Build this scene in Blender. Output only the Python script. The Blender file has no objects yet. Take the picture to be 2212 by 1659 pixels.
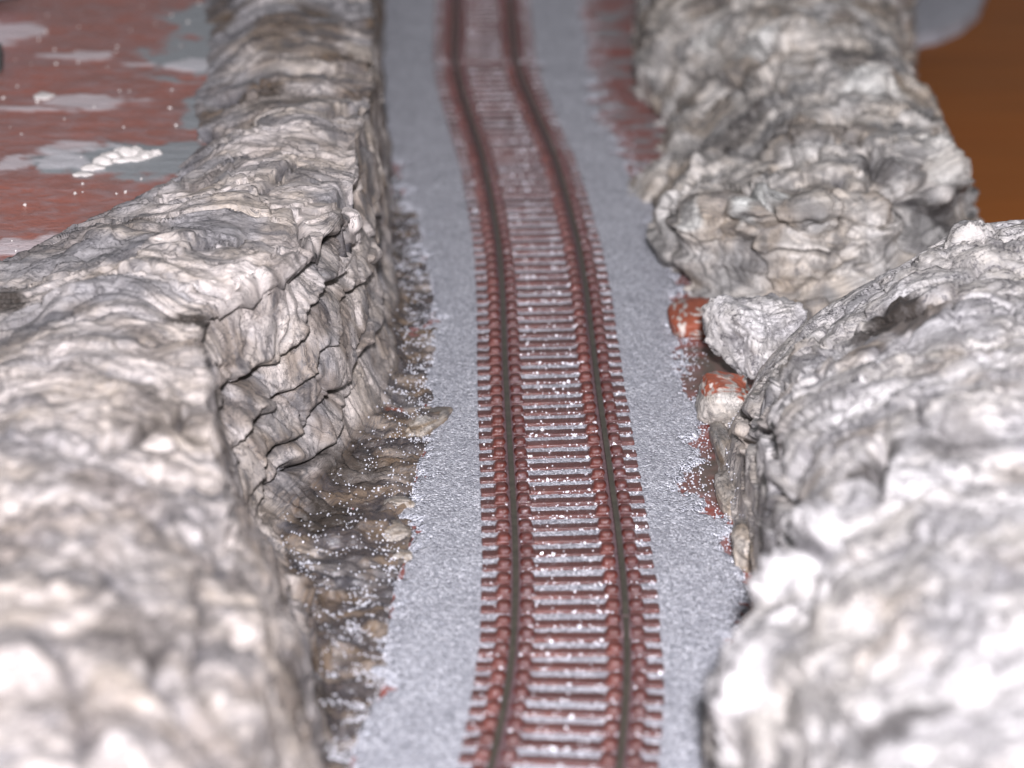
import bpy, math
import numpy as np

# ------------------------------------------------------------------ units: 1 = 1 cm
S = bpy.context.scene
C = S.collection
R = math.radians
rng = np.random.default_rng(7)

# ------------------------------------------------------------------ camera
CAM_H, PITCH, FPX, PW, PH = 17.8, R(20.8), 6000.0, 2212.0, 1659.0
cd = bpy.data.cameras.new('camera'); cam = bpy.data.objects.new('camera', cd); C.objects.link(cam)
cam.location = (0, 0, CAM_H); cam.rotation_euler = (R(90) - PITCH, 0, 0)
cd.sensor_width = 36.0; cd.lens = 36.0 * FPX / PW
cd.clip_start = 0.5; cd.clip_end = 1000
cd.dof.use_dof = True; cd.dof.focus_distance = 46.5; cd.dof.aperture_fstop = 0.205
S.camera = cam

# ------------------------------------------------------------------ light: one camera flash and a dim room
w = bpy.data.worlds.new('World'); S.world = w; w.use_nodes = True
bg = w.node_tree.nodes['Background']; bg.inputs[0].default_value = (0.95, 0.96, 1.03, 1); bg.inputs[1].default_value = 0.23
fl = bpy.data.lights.new('flash', 'AREA'); fl.shape = 'DISK'; fl.size = 2.4; fl.energy = 88000; fl.color = (0.995, 0.97, 1.05)
fo = bpy.data.objects.new('flash', fl); C.objects.link(fo)
fo.location = (0.4, -14.0, 28.0)
import mathutils
fo.rotation_euler = (mathutils.Vector((0.5, 46, 0)) - fo.location).to_track_quat('-Z', 'Y').to_euler()
S.view_settings.view_transform = 'Standard'; S.view_settings.look = 'None'
S.view_settings.exposure = 0.0; S.view_settings.gamma = 1.0
S.view_settings.use_curve_mapping = False
S.render.engine = 'CYCLES'
S.cycles.max_bounces = 5; S.cycles.diffuse_bounces = 3

CP, SP = math.cos(PITCH), math.sin(PITCH)
def at(px, py, z):
    """world point at height z seen at a photo position"""
    u, v = (px - PW / 2) / FPX, -(py - PH / 2) / FPX
    d = np.array([u, CP + v * SP, -SP + v * CP])
    return np.array([0, 0, CAM_H]) + d * ((z - CAM_H) / d[2])
def project(p):
    q = p - np.array([0, 0, CAM_H])
    depth = q[:, 1] * CP - q[:, 2] * SP
    up = q[:, 1] * SP + q[:, 2] * CP
    return PW / 2 + FPX * q[:, 0] / depth, PH / 2 - FPX * up / depth, depth

# ------------------------------------------------------------------ noise
_perm = np.random.default_rng(3).permutation(256).astype(np.int32)
_perm = np.concatenate([_perm, _perm])
_g = np.random.default_rng(4).normal(size=(256, 3)).astype(np.float32)
_g /= np.linalg.norm(_g, axis=1, keepdims=True)
def perlin(p):
    p = np.asarray(p, np.float32)
    i = np.floor(p).astype(np.int32); f = p - i; i &= 255
    u = f * f * f * (f * (f * 6 - 15) + 10)
    X, Y, Z = i[:, 0], i[:, 1], i[:, 2]
    out = 0
    for dx in (0, 1):
        wx = u[:, 0] if dx else 1 - u[:, 0]
        hx = _perm[(X + dx) & 255]
        for dy in (0, 1):
            wy = u[:, 1] if dy else 1 - u[:, 1]
            hy = _perm[hx + ((Y + dy) & 255)]
            for dz in (0, 1):
                wz = u[:, 2] if dz else 1 - u[:, 2]
                g = _g[_perm[hy + ((Z + dz) & 255)]]
                out = out + wx * wy * wz * (g[:, 0] * (f[:, 0] - dx) + g[:, 1] * (f[:, 1] - dy) + g[:, 2] * (f[:, 2] - dz))
    return out * 1.6
def fbm(p, o=3, gain=0.5):
    s, a = 0, 1.0
    for k in range(o):
        s = s + a * perlin(p * (2.03 ** k) + 17.3 * k); a *= gain
    return s
def vnoise(p):
    return np.stack([perlin(p), perlin(p + 31.7), perlin(p + 77.1)], 1)
def sstep(a, b, x):
    t = np.clip((x - a) / (b - a), 0, 1); return t * t * (3 - 2 * t)
def worley(p):
    """nearest and second nearest feature distance, cell id hash"""
    p = np.asarray(p, np.float32); i = np.floor(p).astype(np.int32); f = p - i
    d1 = np.full(len(p), 9.0, np.float32); d2 = d1.copy(); idn = np.zeros(len(p), np.int32)
    for dx in (-1, 0, 1):
        for dy in (-1, 0, 1):
            for dz in (-1, 0, 1):
                h = _perm[_perm[_perm[(i[:, 0] + dx) & 255] + ((i[:, 1] + dy) & 255)] + ((i[:, 2] + dz) & 255)]
                o = _g[h] * 0.42 + 0.5 + np.array([dx, dy, dz], np.float32)
                d = np.sqrt(((o - f) ** 2).sum(1))
                n = d < d1
                d2 = np.where(n, d1, np.minimum(d2, d)); idn = np.where(n, h, idn); d1 = np.where(n, d, d1)
    return d1, d2, idn

# ------------------------------------------------------------------ mesh helpers
def mesh_from(name, verts, faces, smooth=True):
    verts = np.asarray(verts, np.float32); faces = np.asarray(faces, np.int32)
    me = bpy.data.meshes.new(name); k = faces.shape[1]
    me.vertices.add(len(verts)); me.vertices.foreach_set('co', verts.ravel())
    me.loops.add(faces.size); me.loops.foreach_set('vertex_index', faces.ravel())
    me.polygons.add(len(faces)); me.polygons.foreach_set('loop_start', np.arange(0, faces.size, k, dtype=np.int32))
    me.update(calc_edges=True)
    me.polygons.foreach_set('use_smooth', np.full(len(faces), smooth)); me.update()
    return me
def attr(me, name, val):
    a = me.attributes.new(name, 'FLOAT', 'POINT'); a.data.foreach_set('value', np.asarray(val, np.float32))
def link(name, me, m, parent=None):
    o = bpy.data.objects.new(name, me); C.objects.link(o)
    if m and not me.materials: me.materials.append(m)
    if parent: o.parent = parent
    return o
def tag(o, label=None, cat=None, group=None, kind=None):
    if label: o['label'] = label
    if cat: o['category'] = cat
    if group: o['group'] = group
    if kind: o['kind'] = kind
    return o
def empty(name, loc=(0, 0, 0)):
    o = bpy.data.objects.new(name, None); C.objects.link(o); o.location = loc; o.empty_display_size = 0.5; return o
def grid_faces(nu, nv):
    a = np.arange(nu * nv).reshape(nu, nv)
    return np.stack([a[:-1, :-1], a[1:, :-1], a[1:, 1:], a[:-1, 1:]], -1).reshape(-1, 4)
def cr(ctrl, counts):
    """Catmull-Rom through ctrl along axis 0, counts samples per segment; returns samples and parameter"""
    ctrl = np.asarray(ctrl, float); n = len(ctrl)
    ext = np.concatenate([2 * ctrl[:1] - ctrl[1:2], ctrl, 2 * ctrl[-1:] - ctrl[-2:-1]])
    out, par = [], []
    for i in range(n - 1):
        k = counts[i]; t = np.arange(k) / k
        if i == n - 2: t = np.append(t, 1.0)
        t = t.reshape((-1,) + (1,) * (ctrl.ndim - 1))
        p0, p1, p2, p3 = ext[i], ext[i + 1], ext[i + 2], ext[i + 3]
        out.append(0.5 * (2 * p1 + (p2 - p0) * t + (2 * p0 - 5 * p1 + 4 * p2 - p3) * t ** 2 + (3 * p1 - p0 - 3 * p2 + p3) * t ** 3))
        par.append(i + t.ravel())
    return np.concatenate(out), np.concatenate(par)
def loft(stations, res_u, res_v, sharp=None):
    P = np.array([[at(*q) for q in st] for st in stations])      # ns, nc, 3
    if sharp is not None:
        a = P[:, sharp] * .86 + P[:, sharp - 1] * .14; c_ = P[:, sharp] * .86 + P[:, sharp + 1] * .14
        P = np.concatenate([P[:, :sharp], a[:, None], P[:, sharp:sharp + 1], c_[:, None], P[:, sharp + 1:]], 1)
    lu = np.linalg.norm(np.diff(P, axis=0), axis=2).mean(1)
    lv = np.linalg.norm(np.diff(P, axis=1), axis=2).mean(0)
    ru = res_u if hasattr(res_u, '__len__') else [res_u] * len(lu)
    cu = [max(2, int(l / r)) for l, r in zip(lu, ru)]
    cv = [max(2, int(l / res_v)) for l in lv]
    G, u = cr(P, cu)
    G, v = cr(np.swapaxes(G, 0, 1), cv)
    G = np.swapaxes(G, 0, 1)
    if sharp is not None:      # back to the parameter of the original columns
        v = np.interp(v, [0, sharp - 1, sharp, sharp + 1, sharp + 2, sharp + 3, 99], [0, sharp - 1, sharp - .14, sharp, sharp + .14, sharp + 1, 97])
    U, V = np.meshgrid(u, v, indexing='ij')
    return G, U, V
def normals(G):
    du = np.gradient(G, axis=0); dv = np.gradient(G, axis=1)
    n = np.cross(du, dv); n /= np.linalg.norm(n, axis=2, keepdims=True) + 1e-9
    return n
def pick(G, px, py):
    """surface point of the rock seen at a photo position"""
    p = G.reshape(-1, 3); x, y, d = project(p)
    r = (x - px) ** 2 + (y - py) ** 2
    for rad in (6, 12, 25, 60, 200):
        m = r < rad * rad
        if m.any():
            k = np.where(m)[0]; return p[k[np.argmin(d[k] + 0.02 * np.sqrt(r[k]))]]
    return at(px, py, 0)
def polydist(p, poly):
    """distance of points to a polyline and nearest point height"""
    best = np.full(len(p), 1e9); zb = np.zeros(len(p))
    for a, b in zip(poly[:-1], poly[1:]):
        ab = b - a; t = np.clip(((p - a) @ ab) / (ab @ ab + 1e-9), 0, 1)
        q = a + t[:, None] * ab; d = np.linalg.norm(p - q, axis=1)
        m = d < best; best[m] = d[m]; zb[m] = q[m, 2]
    return best, zb

# ------------------------------------------------------------------ materials
def mat(name):
    m = bpy.data.materials.new(name); m.use_nodes = True
    nt = m.node_tree; b = nt.nodes['Principled BSDF']
    return m, nt, b
class NB:
    def __init__(s, nt): s.nt = nt; s.co = None
    def n(s, t, **kw):
        k = s.nt.nodes.new(t)
        for a, v in kw.items(): setattr(k, a, v)
        return k
    def l(s, a, b): s.nt.links.new(a, b)
    def obj(s, scale=(1, 1, 1)):
        if s.co is None: s.co = s.n('ShaderNodeTexCoord').outputs['Object']
        m = s.n('ShaderNodeMapping'); m.inputs['Scale'].default_value = scale; s.l(s.co, m.inputs[0]); return m.outputs[0]
    def noise(s, vec, scale, detail=4, rough=0.55, dist=0.0):
        k = s.n('ShaderNodeTexNoise'); k.inputs['Scale'].default_value = scale; k.inputs['Detail'].default_value = detail
        k.inputs['Roughness'].default_value = rough; k.inputs['Distortion'].default_value = dist
        s.l(vec, k.inputs['Vector']); return k.outputs['Fac']
    def ramp(s, fac, *stops):
        k = s.n('ShaderNodeValToRGB'); e = k.color_ramp.elements
        while len(e) < len(stops): e.new(0.5)
        for el, (p, c) in zip(e, stops):
            el.position = p; el.color = (c, c, c, 1) if not hasattr(c, '__len__') else (*c, 1)
        s.l(fac, k.inputs[0]); return k.outputs[0]
    def mix(s, fac, a, b, mode='MIX'):
        k = s.n('ShaderNodeMix', data_type='RGBA', blend_type=mode)
        for v, i in ((fac, 0), (a, 6), (b, 7)):
            if hasattr(v, 'links'): s.l(v, k.inputs[i])
            else: k.inputs[i].default_value = (*v, 1) if hasattr(v, '__len__') else v
        return k.outputs[2]
    def math(s, op, a, b=0.0):
        k = s.n('ShaderNodeMath', operation=op)
        for v, i in ((a, 0), (b, 1)):
            if hasattr(v, 'links'): s.l(v, k.inputs[i])
            else: k.inputs[i].default_value = v
        return k.outputs[0]
    def attr(s, name):
        k = s.n('ShaderNodeAttribute'); k.attribute_name = name; return k.outputs['Fac']
    def bump(s, h, strength, dist, prev=None):
        k = s.n('ShaderNodeBump'); k.inputs['Strength'].default_value = strength; k.inputs['Distance'].default_value = dist
        s.l(h, k.inputs['Height'])
        if prev is not None: s.l(prev, k.inputs['Normal'])
        return k.outputs[0]

def rock_material(name, light, warm, grey, wash, brown, rough=(0.30, 0.62), crease=1.0, smear=0.70):
    m, nt, b = mat(name); k = NB(nt)
    o = k.obj()
    n1 = k.noise(o, 0.55, 5, 0.6, 0.8)
    n2 = k.noise(o, 6.0, 5, 0.65, 1.5)
    # streaks run along the bed on top and down the face, both bent by a slow warp
    wn = k.n('ShaderNodeTexNoise'); wn.inputs['Scale'].default_value = 1.1; wn.inputs['Detail'].default_value = 2; k.l(o, wn.inputs['Vector'])
    wv = k.n('ShaderNodeVectorMath', operation='MULTIPLY_ADD'); k.l(wn.outputs['Color'], wv.inputs[0]); wv.inputs[1].default_value = (0.9, 0.9, 0.9); k.l(o, wv.inputs[2])
    def scaled(sc):
        q = k.n('ShaderNodeVectorMath', operation='MULTIPLY'); k.l(wv.outputs[0], q.inputs[0]); q.inputs[1].default_value = sc; return q.outputs[0]
    mv = k.n('ShaderNodeMix', data_type='VECTOR'); k.l(k.attr('top'), mv.inputs[0])
    k.l(scaled((1.5, 1.3, 0.55)), mv.inputs[4]); k.l(scaled((0.30, 1.45, 1.45)), mv.inputs[5])
    vec = mv.outputs[1]
    def ridged(scale, det):
        q = k.n('ShaderNodeTexNoise'); q.noise_type = 'RIDGED_MULTIFRACTAL'; q.inputs['Scale'].default_value = scale; q.inputs['Detail'].default_value = det
        q.inputs['Roughness'].default_value = 0.5; q.inputs['Lacunarity'].default_value = 2.1; q.inputs['Offset'].default_value = 1.0; q.inputs['Gain'].default_value = 1.6
        q.inputs['Distortion'].default_value = 0.35; k.l(vec, q.inputs['Vector']); return q.outputs['Fac']
    r1 = ridged(2.6, 3); r2 = ridged(8.0, 2.5)
    n3 = k.noise(vec, 22.0, 4, 0.65, 0.6)
    n4 = k.noise(o, 1.6, 4, 0.6, 0.4)
    col = k.mix(k.ramp(n1, (0.40, 0.0), (0.62, 1.0)), light, warm)
    col = k.mix(k.math('MULTIPLY', k.attr('grey'), 0.9), col, grey)
    col = k.mix(k.math('MULTIPLY', k.ramp(n2, (0.48, 0.0), (0.68, 1.0)), 0.35), col, grey)
    col = k.mix(k.attr('ochre'), col, brown)
    col = k.mix(k.attr('white'), col, tuple(min(.78, x * 1.18) for x in light))
    # broad smeared bands of thinned dark paint
    sn = k.n('ShaderNodeTexNoise'); sn.inputs['Scale'].default_value = 0.95; sn.inputs['Detail'].default_value = 7; sn.inputs['Roughness'].default_value = 0.66
    sn.inputs['Distortion'].default_value = 0.7; k.l(vec, sn.inputs['Vector'])
    col = k.mix(k.math('MULTIPLY', k.ramp(sn.outputs['Fac'], (0.50, 0.0), (0.60, 1.0)), smear), col, tuple(0.42 * x for x in grey))
    # thin dark wash that has run into the creases of the clay, in patches
    def line(scale, det, w, seed):
        q = k.n('ShaderNodeTexNoise'); q.inputs['Scale'].default_value = scale; q.inputs['Detail'].default_value = det; q.inputs['Roughness'].default_value = 0.6
        q.inputs['Distortion'].default_value = 0.5; q.noise_dimensions = '4D'; q.inputs['W'].default_value = seed; k.l(vec, q.inputs['Vector'])
        d = k.math('ABSOLUTE', k.math('SUBTRACT', q.outputs['Fac'], 0.5))
        return k.ramp(k.math('DIVIDE', d, w), (0.0, 1.0), (1.0, 0.0))
    c1 = line(2.2, 4, 0.022, 1.0); c2 = line(5.5, 4, 0.035, 4.0); c3 = line(13.0, 3, 0.05, 7.0)
    patch = k.ramp(n4, (0.38, 0.10), (0.60, 1.0))
    cr_ = k.math('MAXIMUM', c1, k.math('MULTIPLY', k.math('MAXIMUM', c2, k.math('MULTIPLY', c3, 0.8)), patch))
    cr_ = k.math('MULTIPLY', cr_, 0.80 * crease)
    ws = k.math('MAXIMUM', k.math('MULTIPLY', k.attr('wash'), k.ramp(n3, (0.30, 0.6), (0.6, 1.0))), cr_)  # this channel holds crease wash, carved cracks and dark patches
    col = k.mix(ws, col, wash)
    col = k.mix(k.math('MULTIPLY', k.attr('dark_patch'), k.ramp(n3, (0.30, 0.7), (0.55, 1.0))), col, (0.040, 0.032, 0.026))  # near-black patches laid over the rock colour at listed spots
    col = k.mix(k.attr('red'), col, (0.27, 0.07, 0.035))
    k.l(col, b.inputs['Base Color'])
    rr = k.n('ShaderNodeMapRange'); k.l(n2, rr.inputs[0]); rr.inputs[1].default_value = 0.35; rr.inputs[2].default_value = 0.65
    rr.inputs[3].default_value = rough[0]; rr.inputs[4].default_value = rough[1]
    gl = k.math('SUBTRACT', rr.outputs[0], k.math('MULTIPLY', k.attr('gloss'), 0.22))
    k.l(gl, b.inputs['Roughness'])
    bp = k.bump(cr_, -0.7, 0.05)
    bp = k.bump(r2, -0.4, 0.03, bp)
    bp = k.bump(n3, 0.6, 0.03, bp)
    k.l(bp, b.inputs['Normal'])
    b.inputs['Specular IOR Level'].default_value = 0.5
    return m

M_left = rock_material('painted_clay_rock', (0.66, 0.595, 0.55), (0.50, 0.43, 0.36), (0.24, 0.238, 0.25), (0.035, 0.033, 0.038), (0.125, 0.080, 0.043))
M_right = rock_material('pale_plaster_rock', (0.70, 0.665, 0.615), (0.60, 0.53, 0.445), (0.29, 0.28, 0.265), (0.045, 0.042, 0.043), (0.24, 0.175, 0.11), (0.42, 0.7), smear=0.65)
M_near = rock_material('white_plaster_rock', (0.66, 0.635, 0.615), (0.57, 0.53, 0.475), (0.34, 0.33, 0.335), (0.06, 0.055, 0.062), (0.34, 0.26, 0.175), (0.36, 0.66), crease=1.2, smear=0.5)

def make_ballast_mat():
    m, nt, b = mat('grey_ballast'); k = NB(nt)
    o = k.obj()
    v = k.n('ShaderNodeTexVoronoi'); v.inputs['Scale'].default_value = 30; v.inputs['Randomness'].default_value = 1; k.l(o, v.inputs['Vector'])
    sep = k.n('ShaderNodeSeparateColor'); k.l(v.outputs['Color'], sep.inputs[0])
    n1 = k.noise(o, 1.1, 5, 0.6)
    col = k.ramp(sep.outputs[0], (0.0, (0.23, 0.235, 0.265)), (0.40, (0.44, 0.45, 0.49)), (0.75, (0.57, 0.58, 0.62)), (0.92, (0.88, 0.88, 0.92)))
    col = k.mix(k.ramp(n1, (0.4, 0.0), (0.7, 0.3)), col, (0.30, 0.30, 0.335))
    k.l(col, b.inputs['Base Color'])
    rg = k.ramp(sep.outputs[1], (0.0, 0.12), (0.4, 0.35), (1.0, 0.6)); k.l(rg, b.inputs['Roughness'])
    b.inputs['Specular IOR Level'].default_value = 0.45
    h = k.math('ADD', k.math('MULTIPLY', v.outputs['Distance'], -1.0), k.math('MULTIPLY', sep.outputs[2], 0.5))
    bp = k.bump(h, 1.0, 0.045); bp = k.bump(k.noise(o, 5, 4), 0.4, 0.08, bp)
    k.l(bp, b.inputs['Normal'])
    return m
M_ballast = make_ballast_mat()

def make_red_mat(name='red_brown_paint', base=(0.33, 0.105, 0.07)):
    m, nt, b = mat(name); k = NB(nt)
    n1 = k.noise(k.obj((0.6, 0.6, 1)), 1.0, 6, 0.62, 0.5)
    n2 = k.noise(k.obj((0.7, 1.0, 1)), 3.2, 5, 0.6, 0.6)
    o = k.obj()
    n3 = k.noise(o, 14, 4, 0.6)
    col = k.mix(k.ramp(n1, (0.35, 0.0), (0.65, 1.0)), base, (base[0] * 0.72, base[1] * 1.05, base[2] * 1.3))
    col = k.mix(k.ramp(n2, (0.42, 0.0), (0.66, 0.7)), col, (0.30, 0.21, 0.205))
    col = k.mix(k.attr('grey'), col, (0.25, 0.265, 0.27))
    col = k.mix(k.attr('dark_ground'), col, (0.095, 0.078, 0.062))
    col = k.mix(k.attr('white'), col, (0.66, 0.63, 0.64))
    col = k.mix(k.math('MULTIPLY', k.ramp(n3, (0.62, 0.0), (0.72, 1.0)), 0.5), col, (0.14, 0.035, 0.02))
    k.l(col, b.inputs['Base Color'])
    k.l(k.ramp(n2, (0.35, 0.32), (0.7, 0.62)), b.inputs['Roughness'])
    bp = k.bump(n2, 0.35, 0.08); bp = k.bump(n3, 0.5, 0.03, bp); k.l(bp, b.inputs['Normal'])
    return m
M_red = make_red_mat()
M_redbase = make_red_mat('red_brown_baseboard', (0.26, 0.055, 0.035))

def make_plastic(name, base, dark):
    m, nt, b = mat(name); k = NB(nt); o = k.obj()
    gi = k.n('ShaderNodeObjectInfo')
    n1 = k.noise(o, 3.0, 4, 0.6); n2 = k.noise(o, 22, 4, 0.65)
    col = k.mix(k.ramp(n1, (0.35, 0.0), (0.65, 1.0)), base, dark)
    col = k.mix(k.math('MULTIPLY', gi.outputs['Random'], 0.75), col, (base[0] * 0.5, base[1] * 0.6, base[2] * 0.7))
    col = k.mix(k.math('MULTIPLY', k.ramp(n2, (0.60, 0.0), (0.72, 1.0)), 0.25), col, (0.40, 0.37, 0.38))
    k.l(col, b.inputs['Base Color'])
    k.l(k.ramp(n2, (0.3, 0.22), (0.7, 0.42)), b.inputs['Roughness'])
    b.inputs['Specular IOR Level'].default_value = 0.4
    b.inputs['Coat Weight'].default_value = 0.5; b.inputs['Coat Roughness'].default_value = 0.09
    bp = k.bump(n2, 0.6, 0.03); bp = k.bump(k.noise(o, 55, 2), 0.4, 0.012, bp)
    k.l(bp, b.inputs['Coat Normal']); k.l(bp, b.inputs['Normal'])
    return m
M_sleeper = make_plastic('red_brown_plastic', (0.130, 0.043, 0.033), (0.092, 0.034, 0.030))
M_chair = make_plastic('glossy_red_plastic', (0.135, 0.034, 0.023), (0.045, 0.013, 0.014))

def make_simple(name, col, rough, metal=0.0, var=0.3, scale=6, bump=0.3, bd=0.02):
    m, nt, b = mat(name); k = NB(nt); o = k.obj()
    n1 = k.noise(o, scale, 5, 0.6)
    c = k.mix(k.ramp(n1, (0.3, 0.0), (0.7, 1.0)), tuple(x * (1 - var) for x in col), tuple(min(1, x * (1 + var)) for x in col))
    k.l(c, b.inputs['Base Color']); b.inputs['Roughness'].default_value = rough; b.inputs['Metallic'].default_value = metal
    k.l(k.bump(n1, bump, bd), b.inputs['Normal'])
    return m
M_rail = make_simple('tarnished_rail_steel', (0.075, 0.066, 0.048), 0.38, 0.25, 0.25, 5)
M_web = make_simple('rusty_rail_side', (0.15, 0.095, 0.10), 0.5, 0.1, 0.35, 9)
M_grain = make_simple('pale_grit', (0.50, 0.50, 0.53), 0.3, 0, 0.35, 8)
M_bead = make_simple('white_glue_glint', (0.78, 0.77, 0.80), 0.15, 0, 0.05, 8)  # bead white is put in to read as glints on the glue
M_white = make_simple('white_plaster', (0.56, 0.525, 0.49), 0.55, 0, 0.08, 4, 0.5, 0.05)
M_lilac = make_simple('grey_board', (0.36, 0.34, 0.39), 0.6)
M_dark = make_simple('dark_green_grey_paint', (0.07, 0.085, 0.08), 0.6)

def make_wood():
    m, nt, b = mat('orange_brown_wood'); k = NB(nt)
    n1 = k.noise(k.obj((0.12, 2.2, 1)), 1.2, 6, 0.6, 0.6)
    n2 = k.noise(k.obj((0.05, 0.5, 1)), 0.8, 3, 0.5)
    col = k.mix(k.ramp(n1, (0.3, 0.0), (0.7, 1.0)), (0.29, 0.098, 0.016), (0.20, 0.064, 0.010))
    col = k.mix(k.ramp(n2, (0.3, 0.0), (0.7, 0.4)), col, (0.36, 0.10, 0.007))
    k.l(col, b.inputs['Base Color']); b.inputs['Roughness'].default_value = 0.5; b.inputs['Specular IOR Level'].default_value = 0.12
    return m
M_wood = make_wood()

# ------------------------------------------------------------------ large structure: table, baseboard, ballast
def box_mesh(name, x0, x1, y0, y1, z0, z1, bev=0.0):
    v = [(x, y, z) for z in (z0, z1) for y in (y0, y1) for x in (x0, x1)]
    f = [(0, 2, 3, 1), (4, 5, 7, 6), (0, 1, 5, 4), (2, 6, 7, 3), (0, 4, 6, 2), (1, 3, 7, 5)]
    return mesh_from(name, v, f, False)
def prism_mesh(name, pts, z0, z1):
    """vertical prism over a polygon given counter-clockwise"""
    import bmesh
    bm = bmesh.new(); vs = [bm.verts.new((x, y, z0)) for x, y in pts]
    f = bm.faces.new(vs); r = bmesh.ops.extrude_face_region(bm, geom=[f])
    for e in r['geom']:
        if isinstance(e, bmesh.types.BMVert): e.co.z = z1
    bmesh.ops.recalc_face_normals(bm, faces=bm.faces)
    me = bpy.data.meshes.new(name); bm.to_mesh(me); bm.free(); return me

tag(link('table_top', box_mesh('table_top', -60, 90, 10, 190, -5.0, -2.6), M_wood), 'orange brown wooden table top under the railway board', 'table')

# baseboard (red-brown painted ground that shows through at the ballast edges)
nx, ny = 150, 330
xs = np.linspace(-9.5, 9.2, nx); ys = np.linspace(22, 104, ny)
GX, GY = np.meshgrid(xs, ys, indexing='ij')
p = np.stack([GX.ravel(), GY.ravel(), np.zeros(GX.size)], 1)
# widen towards the right where the photo shows rock right up to the board edge
z = -0.10 + 0.02 * fbm(p * 0.9, 2)
me = mesh_from('ground', np.stack([p[:, 0], p[:, 1], z], 1), grid_faces(nx, ny))
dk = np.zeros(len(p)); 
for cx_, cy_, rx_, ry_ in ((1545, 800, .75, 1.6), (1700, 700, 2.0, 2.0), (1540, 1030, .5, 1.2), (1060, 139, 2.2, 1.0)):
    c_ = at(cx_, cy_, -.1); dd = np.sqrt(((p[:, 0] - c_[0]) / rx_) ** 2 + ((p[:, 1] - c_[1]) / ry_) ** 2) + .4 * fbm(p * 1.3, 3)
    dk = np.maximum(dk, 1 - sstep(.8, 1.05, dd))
attr(me, 'dark_ground', dk * np.clip(.75 + .9 * fbm(p * 2.6 + 9, 3), 0, 1))  # dark brown ground patches with noisy oval outlines
attr(me, 'grey', .8 * sstep(.05, .2, fbm(p * np.array([1.0, 1.9, 1]) * .9 + 3, 4)) * (p[:, 0] > 0) * (p[:, 1] > 52))
go = tag(link('ground', me, M_redbase), 'red brown painted baseboard showing at the edges of the grey ballast', 'ground', kind='structure')

# ballast sheet: outline given as left and right edges along the line
LE = [(822, -200), (822, 0), (822, 200), (850, 340), (885, 450), (925, 590), (940, 720), (915, 800), (950, 900), (890, 1000), (888, 1150), (835, 1320), (830, 1450), (790, 1580), (720, 1720), (680, 1900), (660, 2300)]
REd = [(1250, -200), (1250, 0), (1268, 140), (1290, 250), (1370, 370), (1425, 480), (1465, 600), (1455, 690), (1470, 830), (1520, 880), (1495, 960), (1480, 1060), (1560, 1120), (1600, 1250), (1590, 1400), (1600, 1560), (1600, 1720), (1600, 1900), (1600, 2300)]
le = np.array([at(x, y, 0)[:2] for x, y in LE]); ri = np.array([at(x, y, 0)[:2] for x, y in REd])
le = le[np.argsort(le[:, 1])]; ri = ri[np.argsort(ri[:, 1])]
bx = np.arange(-7.5, 8.5, 0.06); by = np.concatenate([np.arange(23, 60, 0.06), np.arange(60, 104, 0.14)])
GX, GY = np.meshgrid(bx, by, indexing='ij'); p = np.stack([GX.ravel(), GY.ravel(), 0 * GX.ravel()], 1)
xl = np.interp(p[:, 1], le[:, 1], le[:, 0]); xr = np.interp(p[:, 1], ri[:, 1], ri[:, 0])
def edge_noise(p): return 0.30 * fbm(p * 1.3, 3) + 0.20 * perlin(p * 6.5) + 0.14 * perlin(p * 15)
en = edge_noise(p)
ins = np.minimum(p[:, 0] - xl, xr - p[:, 0]) + en + 0.05
cj = at(1060, 139, 0); ins = np.where((np.abs(p[:, 0] - cj[0]) < 1.35) & (np.abs(p[:, 1] - cj[1] + .15 * p[:, 0]) < .33 + .1 * en), -1.0, ins)
z = -0.16 + 0.16 * sstep(-0.10, 0.16, ins) + 0.02 * fbm(p * 0.6, 2) + 0.008 * perlin(p * 12)
keep_c = (ins > -0.35).reshape(len(bx), len(by))
F = grid_faces(len(bx), len(by)); F = F[keep_c.ravel()[F].any(1)]
used, inv = np.unique(F, return_inverse=True)
me = mesh_from('ballast', np.stack([p[:, 0], p[:, 1], z], 1)[used], inv.reshape(-1, 4))
tag(link('ballast_bed', me, M_ballast), 'fine grey ballast bed glued along the model track', 'ballast', kind='structure')

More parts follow.
